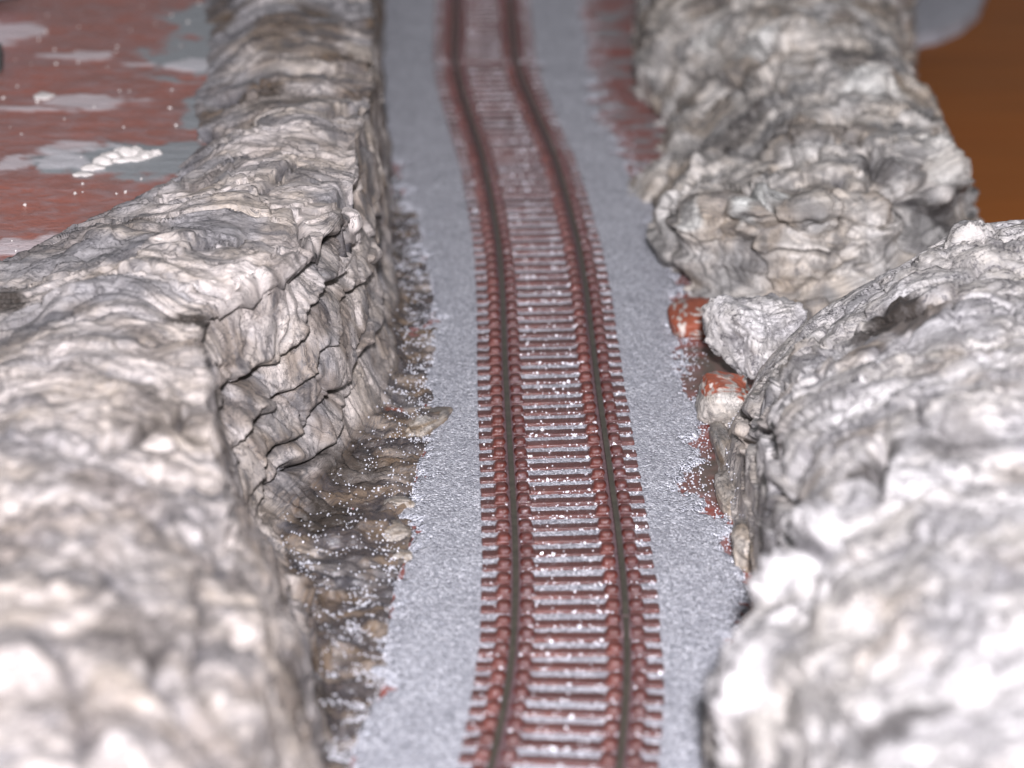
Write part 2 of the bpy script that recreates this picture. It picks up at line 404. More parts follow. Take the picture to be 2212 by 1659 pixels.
# control points of the left cliff, also used to fit the plateau board beneath its rim
LS = [  # far to near: underside of plateau edge, rim, top, lip, face, foot, skirt end
 [(380, -260, 3.0), (470, -270, 3.4), (620, -280, 3.8), (795, -280, 3.6), (815, -150, 1.8), (825, -20, .05), (832, 0, -.25)],
 [(360, -120, 3.0), (440, -130, 3.4), (600, -140, 3.8), (800, -140, 3.6), (812, -10, 1.8), (824, 120, .05), (834, 130, -.25)],
 [(390, 20, 3.0), (480, 10, 3.35), (600, -10, 3.8), (800, -20, 3.6), (815, 120, 1.8), (825, 250, .05), (836, 262, -.25)],
 [(430, 120, 3.0), (490, 110, 3.35), (600, 85, 3.8), (803, 80, 3.6), (818, 220, 1.8), (830, 350, .05), (850, 362, -.25)],
 [(400, 215, 3.0), (440, 210, 3.35), (610, 180, 3.8), (802, 190, 3.6), (822, 330, 1.8), (838, 470, .05), (900, 480, -.10)],
 [(415, 305, 3.0), (450, 300, 3.35), (620, 262, 3.9), (770, 290, 3.75), (822, 450, 1.9), (850, 600, .1), (925, 600, -.07)],
 [(330, 410, 3.0), (390, 385, 3.4), (590, 340, 4.0), (765, 395, 3.75), (805, 560, 1.9), (860, 720, .1), (945, 720, -.06)],
 [(190, 500, 3.0), (250, 472, 3.4), (500, 430, 4.0), (705, 505, 3.7), (770, 690, 1.8), (840, 840, .12), (930, 830, -.06)],
 [(60, 560, 3.0), (110, 522, 3.5), (400, 510, 4.05), (640, 590, 3.7), (715, 780, 1.8), (795, 930, .12), (950, 905, -.05)],
 [(-80, 640, 3.0), (-10, 600, 3.5), (300, 590, 4.0), (545, 650, 3.65), (630, 860, 1.7), (740, 1000, .15), (910, 985, -.05)],
 [(-200, 720, 3.0), (-130, 690, 3.5), (200, 660, 4.0), (440, 695, 3.7), (545, 950, 1.6), (660, 1080, .2), (890, 1070, -.05)],
 [(-300, 830, 3.0), (-220, 800, 3.5), (150, 770, 4.0), (425, 770, 3.85), (520, 1050, 1.4), (610, 1150, .25), (890, 1160, -.05)],
 [(-400, 960, 3.0), (-300, 930, 3.6), (150, 910, 4.1), (455, 900, 3.85), (530, 1130, 1.9), (625, 1240, .2), (850, 1280, -.05)],
 [(-500, 1130, 3.0), (-400, 1100, 3.7), (150, 1080, 4.2), (480, 1080, 3.6), (590, 1280, 1.9), (665, 1380, .15), (835, 1390, -.05)],
 [(-600, 1330, 3.0), (-500, 1300, 3.8), (150, 1270, 4.2), (540, 1270, 3.5), (655, 1420, 1.9), (690, 1510, .12), (825, 1490, -.05)],
 [(-700, 1560, 3.0), (-600, 1530, 3.8), (150, 1500, 4.2), (530, 1500, 3.4), (660, 1600, 1.9), (690, 1680, .1), (760, 1640, -.05)],
 [(-800, 1860, 3.0), (-700, 1830, 3.8), (150, 1800, 4.2), (520, 1800, 3.4), (640, 1870, 1.9), (680, 1950, .1), (740, 1900, -.05)],
 [(-900, 2260, 3.0), (-800, 2230, 3.8), (150, 2200, 4.2), (520, 2200, 3.4), (640, 2250, 1.9), (680, 2300, .1), (740, 2280, -.05)],
]
_rim=np.array([at(*r[1])*0.55+at(*r[2])*0.45 for r in LS]); _rim=_rim[np.argsort(_rim[:,1])]
def board_edge_x(y): return np.interp(y,_rim[:,1],_rim[:,0])

# ------------------------------------------------------------------ plateau board (left, red brown)
by2 = np.arange(38, 100, 0.12); tt = np.linspace(0, 1, 200) ** 1.3
GY = np.broadcast_to(by2[None], (len(tt), len(by2))); ex = board_edge_x(by2)
GX = ex[None] + (-26 - ex[None]) * tt[:, None]
p = np.stack([GX.ravel(), GY.ravel(), 0 * GX.ravel()], 1)
PZ = 3.2
def blob(p, cx, cy, z, rx, ry, ns=0.5, nf=1.2, ang=0.0):
    """soft edged patch on the board; centre at a photo point, radii in cm"""
    c = at(cx, cy, z); q = p[:, :2] - c[:2]; ca, sa = math.cos(ang), math.sin(ang)
    qx = q[:, 0] * ca + q[:, 1] * sa; qy = -q[:, 0] * sa + q[:, 1] * ca
    d = np.sqrt((qx / rx) ** 2 + (qy / ry) ** 2) + ns * fbm(np.stack([p[:, 0], p[:, 1], p[:, 1] * 0 + cx], 1) * np.array([0.8, 1, 1]) * nf, 3)
    d = d + .22 * perlin(np.stack([p[:, 0] * 2.2, p[:, 1] * 2.4, p[:, 2]], 1)) + .16 * perlin(np.stack([p[:, 0] * 6, p[:, 1] * 6, p[:, 2]], 1))
    return 1 - sstep(0.78, 1.08, d)
gy = np.zeros(len(p)); wh = np.zeros(len(p))
for b_ in [(440, 120, PZ, 1.3, 1.9, .5), (300, 345, PZ, 1.7, 1.25, .35), (160, 350, PZ, .9, .7, .6), (450, 240, PZ, .55, 1.8, .3), (480, 40, PZ, 1.4, 2.2, .5)]:
    gy = np.maximum(gy, blob(p, *b_))
for b_ in [(200, 222, PZ, 1.1, .5, .7), (60, 235, PZ, .9, .18, .7), (410, 140, PZ, .6, .5, .9), (150, 118, PZ, .7, .35, .9), (300, 140, PZ, .35, .12, .6), (20, 350, PZ, .5, .5, .9), (20, 70, PZ, .7, 1.0, .9), (30, 530, PZ, 1.0, .5, .9), (140, 340, PZ, .7, .9, 1.2)]:
    wh = np.maximum(wh, blob(p, *b_) * 0.62)
z = PZ + 0.015 * fbm(p * np.array([0.6, 2.5, 1]), 3) + 0.02 * gy + 0.03 * wh
Vt = np.stack([p[:, 0], p[:, 1], z], 1)
me = mesh_from('plateau_top', Vt, grid_faces(len(tt), len(by2)))
attr(me, 'grey', gy); attr(me, 'white', wh)
pb = empty('plateau_board', (-12, 60, 2.0))
tag(pb, 'red brown painted plateau board with grey filler smears, upper left behind the cliff', 'board')
def childof(o, par):
    o.parent = par; o.location = -par.location; return o
childof(link('painted_top', me, M_red), pb)
yb = np.linspace(38.1, 99.8, 40)
childof(link('board_core', prism_mesh('board_core', [(-26, 99.8), (-26, 38.1)] + [(float(board_edge_x(y)) - .1, float(y)) for y in yb], -0.3, PZ - 0.12), M_redbase), pb)

# ------------------------------------------------------------------ rock sculpting
def sculpt(G, U, V, amp=1.0, strand=1.0, crumple=0.0, cracks=(), bumps=(), facet=0.0, seed=0.0, xdir=(0.45, 2.7, 2.7), taper=None, flake=0.0, facecalm=0.0, terrace=0.0, near=None):
    sh = G.shape[:2]; n = normals(G); P = G.reshape(-1, 3); N = n.reshape(-1, 3)
    if (N[:, 2].mean()) < 0: N = -N
    so = P + seed
    disp = amp * (0.20 * fbm(so * 0.45, 2) + 0.10 * perlin(so * 1.25))
    wp = so + 0.85 * vnoise(so * 0.42) + 0.18 * vnoise(so * 1.9)
    top = sstep(0.35, 0.8, np.abs(N[:, 2]))
    A = np.array(xdir); B = np.array((2.8, 2.4, 0.85))
    def field(sc):
        a = np.abs(perlin(wp * A * sc)); b = np.abs(perlin(wp * B * sc + 9.1)); return a * top + b * (1 - top)
    s1 = field(0.55); s2 = field(1.3); s3 = field(3.0)
    calm = 1 - facecalm * (1 - top)
    if near is not None:
        calm = calm * (1 - .55 * near); cb = np.abs(perlin(wp * 1.1 + 3.3)); cc = np.abs(perlin(wp * 2.6 + 1.3))
        disp = disp + near * (0.16 * cb + .14 * (.5 - cc))
    disp = disp + strand * calm * (0.13 * s1 + 0.06 * (1 - 2 * s2) * 0.6 + 0.03 * s3)
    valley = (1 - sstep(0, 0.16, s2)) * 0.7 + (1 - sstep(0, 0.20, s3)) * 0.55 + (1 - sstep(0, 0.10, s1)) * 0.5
    if crumple:
        c1 = np.abs(perlin(wp * 1.5 + 3.3)); c2 = np.abs(perlin(wp * 3.4 + 5.1)); c3 = np.abs(perlin(wp * 7.5 + 8.8))
        disp = disp + crumple * (0.16 * c1 + 0.11 * (0.5 - c2) + 0.05 * (0.5 - c3))
        valley = valley * (1 - 0.5 * min(1, crumple)) + crumple * ((1 - sstep(0, .12, c1)) * .45 + (1 - sstep(0, .14, c2)) * .5 + (1 - sstep(0, .18, c3)) * .35)
    if facet:
        d1, d2, idn = worley(wp * np.array([0.75, 0.75, 0.95]))
        fo_ = (_g[idn, 0]) * 0.20 - 0.16 * np.exp(-((d2 - d1) / 0.07) ** 2)
        disp = disp + facet * fo_
        valley = valley + facet * 0.6 * np.exp(-((d2 - d1) / 0.06) ** 2)
    if terrace:
        tz = (so[:, 2] - seed) * 1.35 + 0.55 * perlin(so * np.array([.35, .35, .2])) + .18 * perlin(so * 1.6); tf = tz - np.floor(tz)
        disp = disp + terrace * (0.36 * tf ** 1.5 - .15) * (1 - .6 * top)
        valley = valley + terrace * np.exp(-(np.minimum(tf, 1 - tf) / .05) ** 2) * (1 - .5 * top)
    fn = perlin(wp * (A * .35)[None] + 2.2) * top + perlin(wp * (B * .42)[None] + 6.2) * (1 - top)
    ft = fn * 3.4 + 0.12 * perlin(wp * 6.0); fr = ft - np.floor(ft)
    disp = disp + flake * (.35 + .65 * top) * (0.20 * fr - 0.10) * (0.5 + 0.5 * sstep(-.2, .3, perlin(so * .8 + 1.7)))
    valley = valley + flake * 1.0 * np.exp(-(np.minimum(fr, 1 - fr) / 0.05) ** 2) * sstep(-.2, .3, perlin(so * .8 + 1.7))
    if taper is not None: disp = disp * taper.ravel()
    cm = np.zeros(len(P))
    for pts, depth, width, step in cracks:
        poly = np.array([pick(G, *q) for q in pts])
        d, zb = polydist(P + 0.10 * vnoise(so * 2.3), poly)
        below = P[:, 2] < zb
        disp = disp - 1.35 * depth * np.exp(-(d / width) ** 2)
        disp = disp + step * np.where(below, -np.exp(-d / 0.45), 0.55 * np.exp(-d / 0.35))
        cm = np.maximum(cm, np.exp(-(d / (width * 1.15)) ** 2))  # crack mask, later used to darken the colour along carved cracks
    for (px, py, r, h) in bumps:
        c = pick(G, px, py); q = (P - c) + 0.25 * r * vnoise(so * 1.6)
        d = np.linalg.norm(q, axis=1) / r
        disp = disp + h * (1 - sstep(0.45, 1.0, d))
    P2 = P + N * disp[:, None]
    sculpt.top = top; sculpt.crack = cm
    return P2.reshape(*sh, 3), np.clip(valley, 0, 1.3), N, so, wp
def stain(G, P, lst, seed):
    out = np.zeros(len(P))
    nn = 0.45 * fbm(P * 1.4 + seed, 3)
    for px, py, r, k in lst:
        c = pick(G, px, py); d = np.linalg.norm((P - c), axis=1) / r + nn
        out = np.maximum(out, min(1, k * 1.35) * (1 - sstep(0.6, 1.1, d)))
    return out

# ---- left cliff
G, U, V = loft(LS, [.12, .10, .08, .06, .05, .04, .033, .033, .033, .033, .033, .033, .045, .06, .07, .08, .10], 0.036, sharp=3)
crk = [
 ([(450, 690), (488, 672), (551, 643), (592, 617), (644, 586), (676, 570), (692, 535), (746, 497)], .34, .07, .24),
 ([(487, 848), (536, 821), (601, 793), (640, 755), (660, 716), (672, 672), (707, 617), (748, 594)], .40, .075, .30),
 ([(523, 949), (544, 925), (601, 886), (650, 840), (685, 803), (690, 765), (708, 750)], .34, .065, .24),
 ([(567, 1027), (604, 980), (653, 946), (677, 913), (713, 850), (755, 835), (770, 795), (800, 755), (816, 713), (826, 640)], .34, .07, .26),
 ([(756, 635), (790, 596), (816, 531), (822, 470)], .28, .06, .18),
 ([(748, 455), (756, 540), (748, 594)], .25, .055, 0),
 ([(754, 534), (782, 526)], .2, .05, .05),
 ([(745, 445), (762, 428), (788, 420)], .85, .14, .1),
 ([(700, 560), (705, 620), (680, 700), (655, 760)], .18, .055, 0),
 ([(790, 596), (800, 660), (770, 795)], .18, .055, 0),
 ([(650, 840), (665, 900), (653, 946)], .16, .05, 0), ([(601, 793), (610, 850), (601, 886)], .16, .05, 0), ([(713, 850), (690, 790)], .14, .05, 0),
 ([(640, 590), (630, 660), (610, 790)], .10, .05, 0), ([(544, 925), (560, 980), (567, 1027)], .14, .05, 0),
 ([(590, 1060), (640, 1010), (700, 985), (740, 930), (770, 860)], .26, .06, .18),
 ([(460, 1162), (490, 1156), (522, 1158)], .75, .11, .10),
 ([(520, 1400), (545, 1405)], .6, .11, .02),
 ([(560, 440), (640, 460), (662, 520), (655, 600)], .22, .07, .10),
 ([(230, 470), (330, 440), (450, 420), (560, 400), (640, 350)], .16, .07, .12),
 ([(300, 560), (420, 530), (520, 520), (600, 560)], .16, .07, .12),
 ([(100, 640), (250, 600), (400, 620), (480, 650)], .15, .07, .10),
 ([(430, 300), (560, 270), (700, 250), (770, 240)], .2, .09, .14),
 ([(450, 210), (560, 190), (700, 150), (790, 140)], .25, .10, .16),
 ([(0, 960), (160, 985), (300, 940), (400, 900)], .16, .10, .05), ([(60, 1180), (220, 1240), (300, 1340)], .18, .12, .05),
 ([(250, 1080), (330, 1130), (470, 1110)], .16, .09, .06), ([(120, 1420), (180, 1540), (170, 1650)], .18, .12, .04), ([(300, 1400), (340, 1520), (420, 1600)], .16, .10, .04),
 ([(420, 1200), (430, 1350), (400, 1480)], .16, .09, .05), ([(560, 1230), (600, 1350), (620, 1500)], .2, .08, .05),
]
bmp = [(767, 471, .34, .16), (640, 700, .5, .08), (300, 335, .3, .0), (520, 615, .5, .15), (600, 560, .6, .1), (230, 520, .5, .15), (820, 1140, .5, .22), (740, 1165, .4, .12), (930, 905, .45, .2), (855, 1095, .3, .18), (740, 1400, .5, .12), (640, 1290, .5, .15)]
taper = sstep(0.0, 1.0, V) * (1 - 0.45 * sstep(4.7, 5.6, V))
G2, val, N, so, wp = sculpt(G, U, V, amp=1.0, strand=0.9, facet=0.0, cracks=crk, bumps=bmp, taper=taper, flake=0.55, facecalm=0.92, near=sstep(10.5, 12.5, U.ravel()))
topa = sculpt.top
P = G2.reshape(-1, 3); v = V.ravel(); u = U.ravel()
# extra chunkiness on the face
face = sstep(3.0, 3.4, v) * (1 - sstep(4.7, 5.1, v))
d1, d2, idn = worley(wp * np.array([1.0, 1.0, 0.8]) * 1.0)
edge = np.exp(-((d2 - d1) / 0.08) ** 2)
P = P + N * (face * (_g[idn, 0] * 0.07 - 0.035 * edge))[:, None]
skirt = sstep(4.75, 5.05, v)
P[:, 2] += skirt * (0.11 * fbm(so * np.array([1.2, 2.6, 1]), 3) + 0.06 * perlin(so * 5) + .04 * np.abs(perlin(so * 11)))
P[:, 2] = np.where((v > 4.9) & (v < 5.8), np.maximum(P[:, 2], -.085 + .02 * perlin(so * 4)), P[:, 2])
me = mesh_from('rock_cliff', P, grid_faces(*G.shape[:2])[:, ::-1])
blotch = fbm(so * np.array([.35, .6, .6]) + 4.4, 4)
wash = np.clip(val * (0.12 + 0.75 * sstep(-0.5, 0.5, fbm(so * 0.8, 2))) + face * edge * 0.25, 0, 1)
dark = stain(G, so, [(15, 640, .55, .9), (405, 700, .35, .95), (340, 900, .8, .45), (280, 1395, .7, .45), (590, 205, .8, .5), (700, 1130, .6, .8), (760, 1020, .7, .6), (720, 1090, .5, .8), (690, 1500, .5, .6), (640, 1480, .5, .5), (840, 640, .5, .5), (830, 480, .6, .6)], 2.2)
gr = np.clip(sstep(0.05, 0.55, blotch) * (0.45 + .40 * (1 - sstep(9, 12, u))), 0, 1)
rim = 1 - sstep(1.0, 1.7, v + 0.5 * fbm(so * 0.8 + 8, 3))
gr = np.maximum(gr * (1 - 0.3 * face), rim * (u < 9) * 0.9)
oc = np.clip(skirt * (0.75 + 0.7 * fbm(so * 1.1 + 2, 3)) + 0.55 * face * sstep(-.2, .4, fbm(so * 1.3 + 6, 2)) + 0.40 * sstep(.0, .5, fbm(so * .6 + 12, 3)) * (1 - face) + 0.75 * (1 - sstep(2.5, 7, u)) * sstep(-.15, .4, fbm(so * .7 + 5, 2)), 0, .9)
sk = skirt * .95 * sstep(-.25, .22, fbm(so * np.array([1.0, 2.2, 1]) + 14, 3))
attr(me, 'top', topa); attr(me, 'dark_patch', dark)
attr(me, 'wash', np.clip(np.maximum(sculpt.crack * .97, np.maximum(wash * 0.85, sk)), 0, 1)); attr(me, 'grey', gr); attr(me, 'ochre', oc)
white = stain(G, so, [(767, 471, .33, .8), (515, 610, .5, .6), (470, 640, .4, .4)], 1.0)
attr(me, 'white', white); attr(me, 'red', stain(G, so, [(850, 890, .22, .6)], 4)); attr(me, 'gloss', np.clip(skirt * 1.3 + 0.25, 0, 1.3))
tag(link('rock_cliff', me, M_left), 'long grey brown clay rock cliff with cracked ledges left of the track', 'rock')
LEFT = (P, v, u, N)

# ---- far right outcrop ------------------------------------------------------------
FS = [
 [(1390, -260, -.1), (1400, -340, 1.1), (1480, -400, 2.2), (1700, -430, 2.8), (1950, -400, 2.3), (1990, -230, -1), (2000, -190, -2.65)],
 [(1390, -120, -.1), (1400, -190, 1.1), (1470, -250, 2.2), (1700, -280, 2.8), (1935, -250, 2.3), (1965, -60, -1), (1975, -20, -2.65)],
 [(1385, 0, -.1), (1398, -70, 1.1), (1470, -120, 2.1), (1700, -140, 2.8), (1930, -110, 2.2), (1955, 60, -1), (1960, 110, -2.65)],
 [(1372, 140, -.1), (1395, 75, 1.0), (1460, 30, 1.9), (1700, 0, 2.7), (1915, 30, 2.0), (1945, 180, -1), (1950, 240, -2.65)],
 [(1420, 280, -.1), (1450, 225, .6), (1535, 150, 1.45), (1700, 110, 2.5), (1945, 160, 2.0), (1975, 310, -1), (1980, 370, -2.65)],
 [(1420, 355, -.1), (1455, 315, .55), (1550, 250, 1.35), (1730, 210, 2.4), (1990, 225, 2.1), (2030, 380, -.8), (2030, 440, -2.65)],
 [(1372, 425, -.1), (1425, 390, .45), (1545, 325, 1.2), (1760, 310, 2.3), (2035, 325, 2.1), (2075, 430, 0), (2110, 560, -2.65)],
 [(1435, 490, -.1), (1455, 455, .65), (1510, 410, 1.4), (1750, 400, 2.2), (2030, 410, 1.6), (2130, 500, 0), (2170, 620, -2.65)],
 [(1442, 560, -.1), (1445, 480, 1.0), (1480, 440, 1.75), (1745, 455, 2.15), (2000, 470, 1.2), (2160, 540, 0), (2200, 680, -2.65)],
 [(1478, 610, -.1), (1470, 545, .8), (1500, 510, 1.3), (1740, 520, 1.5), (1960, 540, .9), (2160, 600, 0), (2230, 740, -2.65)],
 [(1500, 640, -.12), (1545, 625, .25), (1620, 625, .35), (1750, 640, .4), (1900, 650, .3), (2160, 680, -.1), (2260, 800, -2.65)],
 [(1600, 690, -.15), (1620, 690, .05), (1680, 700, .1), (1790, 710, .15), (1920, 720, .1), (2180, 740, -.2), (2290, 860, -2.65)],
]
G, U, V = loft(FS, [.12, .12, .10, .09, .08, .07, .06, .05, .045, .045, .06], 0.05)
crk = [([(1580, 530), (1720, 535), (1800, 545)], .15, .07, .1), ([(1330 + 130, 450), (1500, 560)], .1, .05, .05),
       ([(1750, 600), (1850, 560), (1880, 590)], .15, .06, .05), ([(1480, 320), (1640, 310), (1840, 330)], .10, .14, .08),
       ([(1840, 290), (1900, 370), (1960, 430)], .3, .12, .1), ([(1560, 480), (1640, 470), (1760, 470)], .15, .06, .08),
       ([(1950, 430), (2060, 460), (2150, 470)], .25, .12, .1), ([(1920, 140), (1950, 180)], .3, .15, .1), ([(1480, 160), (1700, 190)], .2, .1, .1)]
bmp = [(1620, 440, .8, .2), (1500, 480, .5, .1), (1780, 470, .7, .15), (1950, 200, .9, .15), (2040, 350, .8, .3), (1880, 190, .7, .3), (1700, 80, .8, .3), (1550, 350, .8, .25), (2090, 370, .4, .25), (1900, 480, .6, .3), (1700, 280, .5, .2)]
G2, val, N, so, wp = sculpt(G, U, V, amp=.85, strand=0.3, crumple=0.25, facet=.9, flake=.9, terrace=.55, cracks=crk, bumps=bmp, seed=41.0, xdir=(1.0, 2.6, 2.6))
P = G2.reshape(-1, 3); u = U.ravel()
me = mesh_from('rock_outcrop', P, grid_faces(*G.shape[:2]))
dark = stain(G, so - 41, [(1560, 285, 1.3, .6), (1500, 300, .7, .4), (1660, 300, 1.0, .5), (1860, 130, .9, .55), (1900, 360, .4, .6), (2060, 470, .9, .7), (1940, 30, 1.0, .7), (2000, 250, .4, .7), (1500, 450, .3, .5), (1630, 545, .5, .4)], 2.2)
attr(me, 'wash', np.clip(np.maximum(sculpt.crack * .97, np.maximum(val * 0.6 * (0.2 + sstep(-.3, .4, fbm(so * .7, 2))), dark)), 0, 1))
attr(me, 'grey', sstep(.05, .5, fbm(so * np.array([.5, .8, .8]) + 2, 4)))
attr(me, 'ochre', np.clip(.7 * sstep(.0, .5, fbm(so * .6 + 7, 3)), 0, .6))
attr(me, 'white', stain(G, so - 41, [(1640, 430, .55, .75), (1530, 85, .5, .4), (1650, 90, .6, .4), (1500, 470, .3, .6), (2030, 350, .6, .3), (1880, 200, .7, .4)], 1))
attr(me, 'top', sculpt.top); attr(me, 'dark_patch', dark * .42); attr(me, 'red', np.zeros(len(P))); attr(me, 'gloss', np.zeros(len(P)))
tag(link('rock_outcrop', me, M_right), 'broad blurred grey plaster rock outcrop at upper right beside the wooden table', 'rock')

# ---- near right outcrop -----------------------------------------------------------
NS = [
 [(1640, 850, -.1), (1700, 800, -.1), (1790, 770, -.1), (1960, 760, -.1), (2160, 760, -.1), (2500, 760, -.3)],
 [(1625, 850, .2), (1662, 778, 1.0), (1775, 680, 1.9), (1930, 595, 2.6), (2105, 510, 3.2), (2450, 500, 3.2)],
 [(1600, 890, .1), (1642, 815, 1.15), (1755, 705, 2.2), (1915, 615, 2.9), (2100, 510, 3.6), (2450, 490, 3.6)],
 [(1560, 950, -.1), (1625, 890, 1.2), (1725, 790, 2.6), (1905, 710, 3.4), (2110, 620, 4.0), (2500, 580, 4)],
 [(1570, 1040, -.1), (1625, 985, 1.2), (1705, 900, 2.9), (1900, 840, 3.8), (2150, 780, 4.3), (2600, 760, 4.3)],
 [(1600, 1170, -.1), (1650, 1110, 1.3), (1722, 1040, 3.0), (1920, 1000, 4.1), (2200, 960, 4.6), (2700, 930, 4.6)],
 [(1645, 1290, -.1), (1670, 1240, 1.6), (1712, 1170, 3.2), (1920, 1160, 4.3), (2220, 1130, 4.8), (2800, 1100, 4.8)],
 [(1605, 1430, -.1), (1630, 1380, 1.2), (1690, 1310, 3.0), (1930, 1330, 4.3), (2250, 1310, 4.9), (2900, 1300, 4.9)],
 [(1520, 1610, -.1), (1545, 1550, 1.1), (1640, 1430, 2.9), (1880, 1480, 4.3), (2300, 1490, 4.9), (3000, 1490, 4.9)],
 [(1545, 1770, -.1), (1570, 1710, 1.1), (1670, 1620, 2.8), (1900, 1660, 4.3), (2350, 1680, 4.9), (3100, 1680, 4.9)],
 [(1650, 2050, -.1), (1640, 1990, 1.5), (1690, 1920, 2.6), (1950, 1900, 4.2), (2400, 1900, 4.9), (3300, 1900, 4.9)],
 [(1700, 2450, -.1), (1700, 2390, 1.5), (1750, 2320, 2.6), (2000, 2300, 4.2), (2500, 2300, 4.9), (3400, 2300, 4.9)],
]
G, U, V = loft(NS, [.06, .03, .03, .035, .045, .05, .06, .07, .08, .1, .12], 0.038)
crk = [([(1602, 888), (1612, 900), (1622, 915)], .35, .06, .1), ([(1605, 950), (1625, 955), (1640, 930), (1690, 935)], .4, .06, .1),
       ([(1692, 975), (1702, 1000)], .5, .10, 0), ([(1690, 1055), (1715, 1090), (1722, 1130)], .4, .08, .06),
       ([(1880, 1100), (1905, 1050), (1900, 980)], .35, .12, 0), ([(1780, 1210), (1700, 1180)], .3, .12, 0), ([(1660, 850), (1640, 880)], .2, .05, .0)]
bmp = [(1730, 1200, .8, .35), (1640, 1480, .9, .3), (1980, 1050, .5, .15), (1860, 860, .6, .1), (2100, 900, .7, .1), (2105, 525, .55, .34), (1610, 930, .25, .18), (1615, 965, .22, .2), (1850, 1330, .6, .3)]
tap = (0.18 + 0.82 * sstep(1.0, 2.8, U)) * (.4 + .6 * sstep(.5, 1.7, V))
G2, val, N, so, wp = sculpt(G, U, V, amp=1.1, strand=0.5, crumple=0.28, facet=0.5, flake=.6, terrace=.35, cracks=crk, bumps=bmp, seed=83.0, xdir=(1.6, 2.4, 2.4), taper=tap)
P = G2.reshape(-1, 3); v = V.ravel()
me = mesh_from('near_rock', P, grid_faces(*G.shape[:2]))
dark = stain(G, so - 83, [(1930, 690, .75, .75), (1990, 700, .6, .4), (1880, 715, .5, .5), (1905, 1010, .5, .5), (2070, 960, .6, .4), (1960, 1570, .5, .45), (1890, 770, .3, .4), (1790, 1310, .4, .3)], 2.2)
low = 1 - sstep(0.5, 1.6, v + .3 * fbm(so * 1.2, 2))
attr(me, 'wash', np.clip(np.maximum(sculpt.crack * .97, np.maximum((1 - .55 * low) * val * 0.6 * (0.2 + sstep(-.4, .5, fbm(so * .7, 2))), dark)), 0, 1))
attr(me, 'grey', np.clip(.6 * sstep(.05, .5, fbm(so * np.array([.5, .8, .8]) + 2, 4)) * (1 - .85 * low), 0, 1))
oc = np.clip(.45 * sstep(.2, .7, fbm(so * .6 + 7, 3)) + low * (.45 + .4 * fbm(so * 1.1 + 3, 2)), 0, .8)
attr(me, 'ochre', np.maximum(oc, stain(G, so - 83, [(1960, 700, .9, .5), (1870, 770, .35, .5), (1760, 1060, .3, .3)], 3)))
attr(me, 'white', stain(G, so - 83, [(1730, 1220, .9, .8), (1620, 1480, 1.2, .8), (1980, 1050, .6, .7), (1860, 860, .6, .5), (2100, 1500, 1.4, .5)], 1))
attr(me, 'top', sculpt.top); attr(me, 'dark_patch', dark); attr(me, 'red', np.zeros(len(P))); attr(me, 'gloss', low * .6)
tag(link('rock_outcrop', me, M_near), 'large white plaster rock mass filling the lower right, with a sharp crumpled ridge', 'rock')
NEAR = (P, v, N)

# ---- loose stones -------------------------------------------------------------------
def stone(name, label, c, r, m, seed, rot=0.0, red=None, wash=.7, oc=0.0, white=0.0, cat='stone', amp=1.0, nz=44, gloss=0.0):
    th = np.linspace(0, math.pi, nz); ph = np.linspace(0, 2 * math.pi, nz * 2, endpoint=False)
    T, Pp = np.meshgrid(th, ph, indexing='ij')
    d = np.stack([np.sin(T) * np.cos(Pp), np.sin(T) * np.sin(Pp), np.cos(T)], -1).reshape(-1, 3)
    q = d * 1.0 + seed
    sq = np.sign(d) * np.abs(d) ** 0.72
    rad = 1 + amp * (0.28 * perlin(q * 0.9) + 0.16 * np.abs(perlin(q * 1.8)) + 0.09 * np.abs(perlin(q * 4.2)) + .04 * np.abs(perlin(q * 9)))
    v1 = np.abs(perlin(q * 4.2)); v2 = np.abs(perlin(q * 9))
    pp = sq * rad[:, None] * np.array(r)
    ca, sa = math.cos(rot), math.sin(rot)
    pp = np.stack([pp[:, 0] * ca - pp[:, 1] * sa, pp[:, 0] * sa + pp[:, 1] * ca, pp[:, 2]], 1)
    nv = nz * 2; a = np.arange(nz * nv).reshape(nz, nv); b_ = np.roll(a, -1, 1)
    Fc = np.stack([a[:-1], a[1:], b_[1:], b_[:-1]], -1).reshape(-1, 4)
    me = mesh_from(name, pp, Fc)
    attr(me, 'wash', np.clip(wash * ((1 - sstep(0, .16, v1)) * .8 + (1 - sstep(0, .2, v2)) * .5), 0, 1))
    attr(me, 'grey', .6 * (1 - min(1, oc)) * sstep(0, .6, fbm(q * 1.2 + 5, 2))); attr(me, 'ochre', np.full(len(pp), oc) * (.6 + .6 * fbm(q * 1.5, 2)))
    attr(me, 'top', np.full(len(pp), .5)); attr(me, 'white', np.full(len(pp), white)); attr(me, 'gloss', np.full(len(pp), gloss))
    attr(me, 'red', np.zeros(len(pp)) if red is None else sstep(red, red + .15, d[:, 2] + .5 * fbm(q * 2, 3)) * (1 - .85 * sstep(.12, .3, fbm(q * 3.1 + 4, 3))))
    o = link(name, me, m); o.location = c; tag(o, label, cat); return o
def ctr(px, py, z): return tuple(at(px, py, z))
stone('boulder', 'pale rounded plaster boulder overhanging the dark gap between the two right rock masses', ctr(1640, 718, 1.1), (.64, .66, .53), M_near, 11.3, rot=.5, wash=.85, white=.1, amp=1.5, nz=80)
stone('red_stone', 'brick red painted lump behind the pale boulder at the ballast edge', ctr(1500, 688, .1), (.46, .75, .26), M_right, 5.7, red=-.6, wash=.2, amp=.6)
stone('low_stone', 'low grey stone capped with orange red paint in front of the boulder', ctr(1568, 868, .25), (.5, .5, .38), M_right, 25.1, red=.55, wash=.6, oc=.2)
stone('finger_stone', 'finger shaped brown stone lying down into the ballast, right of the track', ctr(1572, 985, .06), (.19, 1.1, .25), M_right, 61.4, rot=.10, wash=.9, oc=1.0, gloss=.8)
